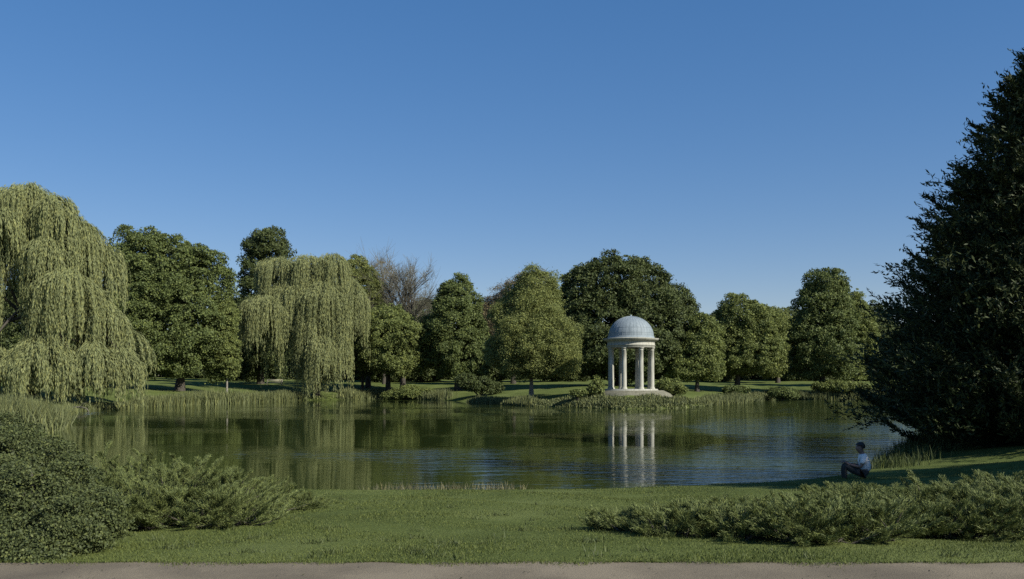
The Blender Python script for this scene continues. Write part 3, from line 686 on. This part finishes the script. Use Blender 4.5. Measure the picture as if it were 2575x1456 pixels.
# grass blades over the near lawn (one mass)
rng = np.random.default_rng(101); n = 330000
Y = 7.5*np.exp(rng.uniform(0, math.log(27/7.5), n)); X = rng.uniform(-.62, .62, n)*Y
d = sdist(X, Y); keep = (d > .05) & (Y > PATH_EDGE(X)-.02+rng.normal(size=n)*.02); X, Y = X[keep], Y[keep]; n = len(X)
pt = .75+.35*np.sin(X*1.7+np.sin(Y*1.1)*2)*np.sin(Y*1.3+X*.4)
blades('lawn_grass', X, Y, ground(X, Y), (.020+.022*rng.uniform(0, 1, n)**2)*pt*(1+.03*Y), .0042*(1+Y*.07)*rng.uniform(.6, 1.3, n), 'grass', rng, .8, lean=.45)
# coarser tufts and weeds in the lawn
rng = np.random.default_rng(102); cx = []; 
for q in range(150):
    y = 7.9*math.exp(rng.uniform(0, math.log(22/7.9))); x = rng.uniform(-.5, .5)*y; k = rng.integers(14, 46)
    cx.append(np.stack([x+rng.normal(size=k)*.07, y+rng.normal(size=k)*.06], -1))
cx = np.concatenate(cx); d = sdist(cx[:, 0], cx[:, 1]); cx = cx[d > .3]
blades('lawn_weeds', cx[:, 0], cx[:, 1], ground(cx[:, 0], cx[:, 1]), rng.uniform(.04, .11, len(cx)), rng.uniform(.006, .013, len(cx)), 'cotoneaster', rng, .9, lean=.6)
# grass creeping over the edge of the path
x = rng.uniform(-5.2, 5.2, 9000); y = PATH_EDGE(x)-np.abs(rng.normal(size=9000))*.05*(1+np.sin(x*4.1)*np.sin(x*1.7))
blades('path_edge_grass', x, y, ground(x, y)+.006, rng.uniform(.015, .05, 9000), rng.uniform(.004, .008, 9000), 'grass', rng, .9, lean=.6)
# litter on the path
rng = np.random.default_rng(103); n = 150; X = rng.uniform(-5, 5, n); Y = rng.uniform(6.6, 7.75, n); C = Cards()
C.add(np.stack([X, Y, ground(X, Y)+.014], -1), rng.normal(size=(n, 3))*np.array([1, 1, .15]), nrm(np.array([0, 0, 1])+rng.normal(size=(n, 3))*.25), rng.uniform(.01, .03, n), rng.uniform(.006, .016, n))
tag(link('leaf_litter', C.mesh('leaf_litter'), M['leaf_litter']), kind='stuff')

# ------------------------------------------------------------------ seated person
def skin_mesh(name, chains, mat, parent, sub=2, root_idx=0):
    """chains: lists of (x,y,z,r) sharing joints by equal position"""
    idx = {}; V = []; R = []; E = []
    for ch in chains:
        prev = None
        for (x, y, z, r) in ch:
            key = (round(x, 4), round(y, 4), round(z, 4))
            if key not in idx: idx[key] = len(V); V.append((x, y, z)); R.append(r)
            if prev is not None: E.append((prev, idx[key]))
            prev = idx[key]
    me = bpy.data.meshes.new(name); me.from_pydata(V, E, [])
    o = bpy.data.objects.new(name, me); COL.objects.link(o); o.parent = parent
    md = o.modifiers.new('Skin', 'SKIN'); md.use_smooth_shade = True
    for q, sv in enumerate(me.skin_vertices[0].data):
        r = R[q]; sv.radius = r if isinstance(r, tuple) else (r, r)
        sv.use_root = (q == root_idx)
    o.modifiers.new('Subdivision', 'SUBSURF').levels = sub; o.modifiers[-1].render_levels = sub
    me.materials.append(mat); return o
PX_, PY_ = wx(2172, 25.7), 25.7
pz = gz(PX_, PY_)
per = empty('person', (PX_, PY_, pz), 'person in a pale blue shirt and dark trousers seated on the bank, facing the water', 'person')
per.scale = (1.2, 1.2, 1.2); per.rotation_euler = (0, 0, math.radians(-14))
ft = -.10
legs = lambda s, k: [(0.0,0,.13,.13*k if k > 1 else .105),(-.03,.11*s,.13,.105*k),(-.26,.14*s,.2,.085*k),(-.46,.15*s,.31,.066*k),(-.455,.15*s,.18,.058*k),(-.45,.15*s,.0+ft*.3,.045*k)]
def arm(s): return [(-.02,0,.5,.11),(-.03,.17*s,.53,.06),(-.06,.215*s,.41,.047),(-.10,.225*s,.29,.042),(-.24,.2*s,.31,.035),(-.36,.165*s,.34,.027),(-.42,.155*s,.385,.03),(-.46,.15*s,.39,.022)]
def fingers(s):
    out = []
    for q, dy in enumerate((-.03, -.01, .01, .03)):
        L = (.05, .06, .062, .055)[q]
        out.append([(-.46,.15*s,.39,.022),(-.475,.15*s+dy,.392,.009),(-.475-L*.6,.15*s+dy*1.15,.385,.008),(-.475-L,.15*s+dy*1.2,.362,.007)])
    out.append([(-.42,.155*s,.385,.03),(-.435,.155*s-.04*s,.385,.01),(-.465,.155*s-.055*s,.375,.008)])
    return out
spine = [(0,0,.13,.105),(.02,0,.28,.105),(0,0,.4,.115),(-.02,0,.5,.11),(-.045,0,.58,.062),(-.065,0,.625,.058),(-.085,0,.675,.085),(-.095,0,.745,.1),(-.09,0,.815,.08)]
face = [(-.095,0,.745,.1),(-.187,0,.725,.02),(-.205,0,.717,.012)]
body = skin_mesh('body', [spine, face, legs(1, .8), legs(-1, .8), arm(1), arm(-1)]+fingers(1)+fingers(-1), M['skin'], per)
skin_mesh('shirt', [[(.01,0,.14,.15),(.025,0,.28,.148),(0,0,.4,.158),(-.02,0,.5,.15),(-.045,0,.585,.075)],
   [(-.02,0,.5,.15),(-.03,.175,.53,.078),(-.06,.218,.41,.066),(-.075,.222,.36,.062)],[(-.02,0,.5,.15),(-.03,-.175,.53,.078),(-.06,-.218,.41,.066),(-.075,-.222,.36,.062)]], M['shirt'], per)
skin_mesh('trousers', [[(.02,0,.22,.138),(0.0,0,.13,.1456)], legs(1, 1.12), legs(-1, 1.12)], M['trousers'], per)
for s in (1, -1): skin_mesh('shoe', [[(-.42,.15*s,ft-.0,.048),(-.5,.155*s,ft-.015,.045),(-.62,.16*s,ft-.02,.036)]], M['shoe'], per)
import bmesh
bm = bmesh.new(); bmesh.ops.create_icosphere(bm, subdivisions=4, radius=1)
bmesh.ops.delete(bm, geom=[v for v in bm.verts if (v.co.z < .18 and v.co.x < .15) or v.co.z < -.42], context='VERTS')
rng = np.random.default_rng(5)
for v in bm.verts: v.co *= 1+rng.normal()*.012
hm = bpy.data.meshes.new('hair'); bm.to_mesh(hm); bm.free()
h = link('hair', hm, M['hair'], per, (-.083, 0, .768), True); h.scale = (.112, .098, .112)

# ------------------------------------------------------------------ light
EL, AZ = math.radians(34), math.atan2(.82, -.57)
wd = bpy.data.worlds.new('World'); scn.world = wd; wd.use_nodes = True
nt = wd.node_tree; bg_ = nt.nodes['Background']; sk = nt.nodes.new('ShaderNodeTexSky'); sk.sky_type = 'NISHITA'
sk.sun_disc = False; sk.sun_elevation = EL; sk.sun_rotation = AZ; sk.altitude = 0; sk.air_density = 1.0; sk.dust_density = 0.1; sk.ozone_density = 3.0
hs = nt.nodes.new('ShaderNodeHueSaturation'); hs.inputs['Saturation'].default_value = 1.66; hs.inputs['Hue'].default_value = .503; gm = nt.nodes.new('ShaderNodeGamma'); gm.inputs[1].default_value = .6; nt.links.new(sk.outputs[0], gm.inputs[0]); nt.links.new(gm.outputs[0], hs.inputs['Color'])
tn = nt.nodes.new('ShaderNodeMixRGB'); tn.blend_type = 'MULTIPLY'; tn.inputs[0].default_value = 1; tn.inputs[2].default_value = (.98, .955, 1.09, 1)
nt.links.new(hs.outputs[0], tn.inputs[1]); nt.links.new(tn.outputs[0], bg_.inputs[0]); bg_.inputs[1].default_value = 0.111
sl = bpy.data.lights.new('sun', 'SUN'); sl.energy = 4.2; sl.angle = math.radians(.53); sl.color = (1, .95, .86)
so = bpy.data.objects.new('sun', sl); COL.objects.link(so)
sd = Vector((math.sin(AZ)*math.cos(EL), math.cos(AZ)*math.cos(EL), math.sin(EL)))
so.rotation_euler = sd.to_track_quat('Z', 'Y').to_euler(); so.location = (60, -30, 60)
cam = bpy.data.cameras.new('camera'); co_ = bpy.data.objects.new('camera', cam); COL.objects.link(co_)
co_.location = (0, 0, CAMZ); co_.rotation_euler = (PI/2, 0, 0); cam.sensor_width = 36; cam.lens = 36*F/2574; cam.shift_y = 227/2574
cam.clip_end = 3000; scn.camera = co_
vs = scn.view_settings; vs.view_transform = 'Standard'; vs.look = 'None'; vs.gamma = 1; vs.exposure = 0.75
cy = scn.cycles; cy.use_denoising = False; cy.max_bounces = 5; cy.diffuse_bounces = 1; cy.glossy_bounces = 3; cy.transmission_bounces = 3; cy.transparent_max_bounces = 4
cy.use_adaptive_sampling = False
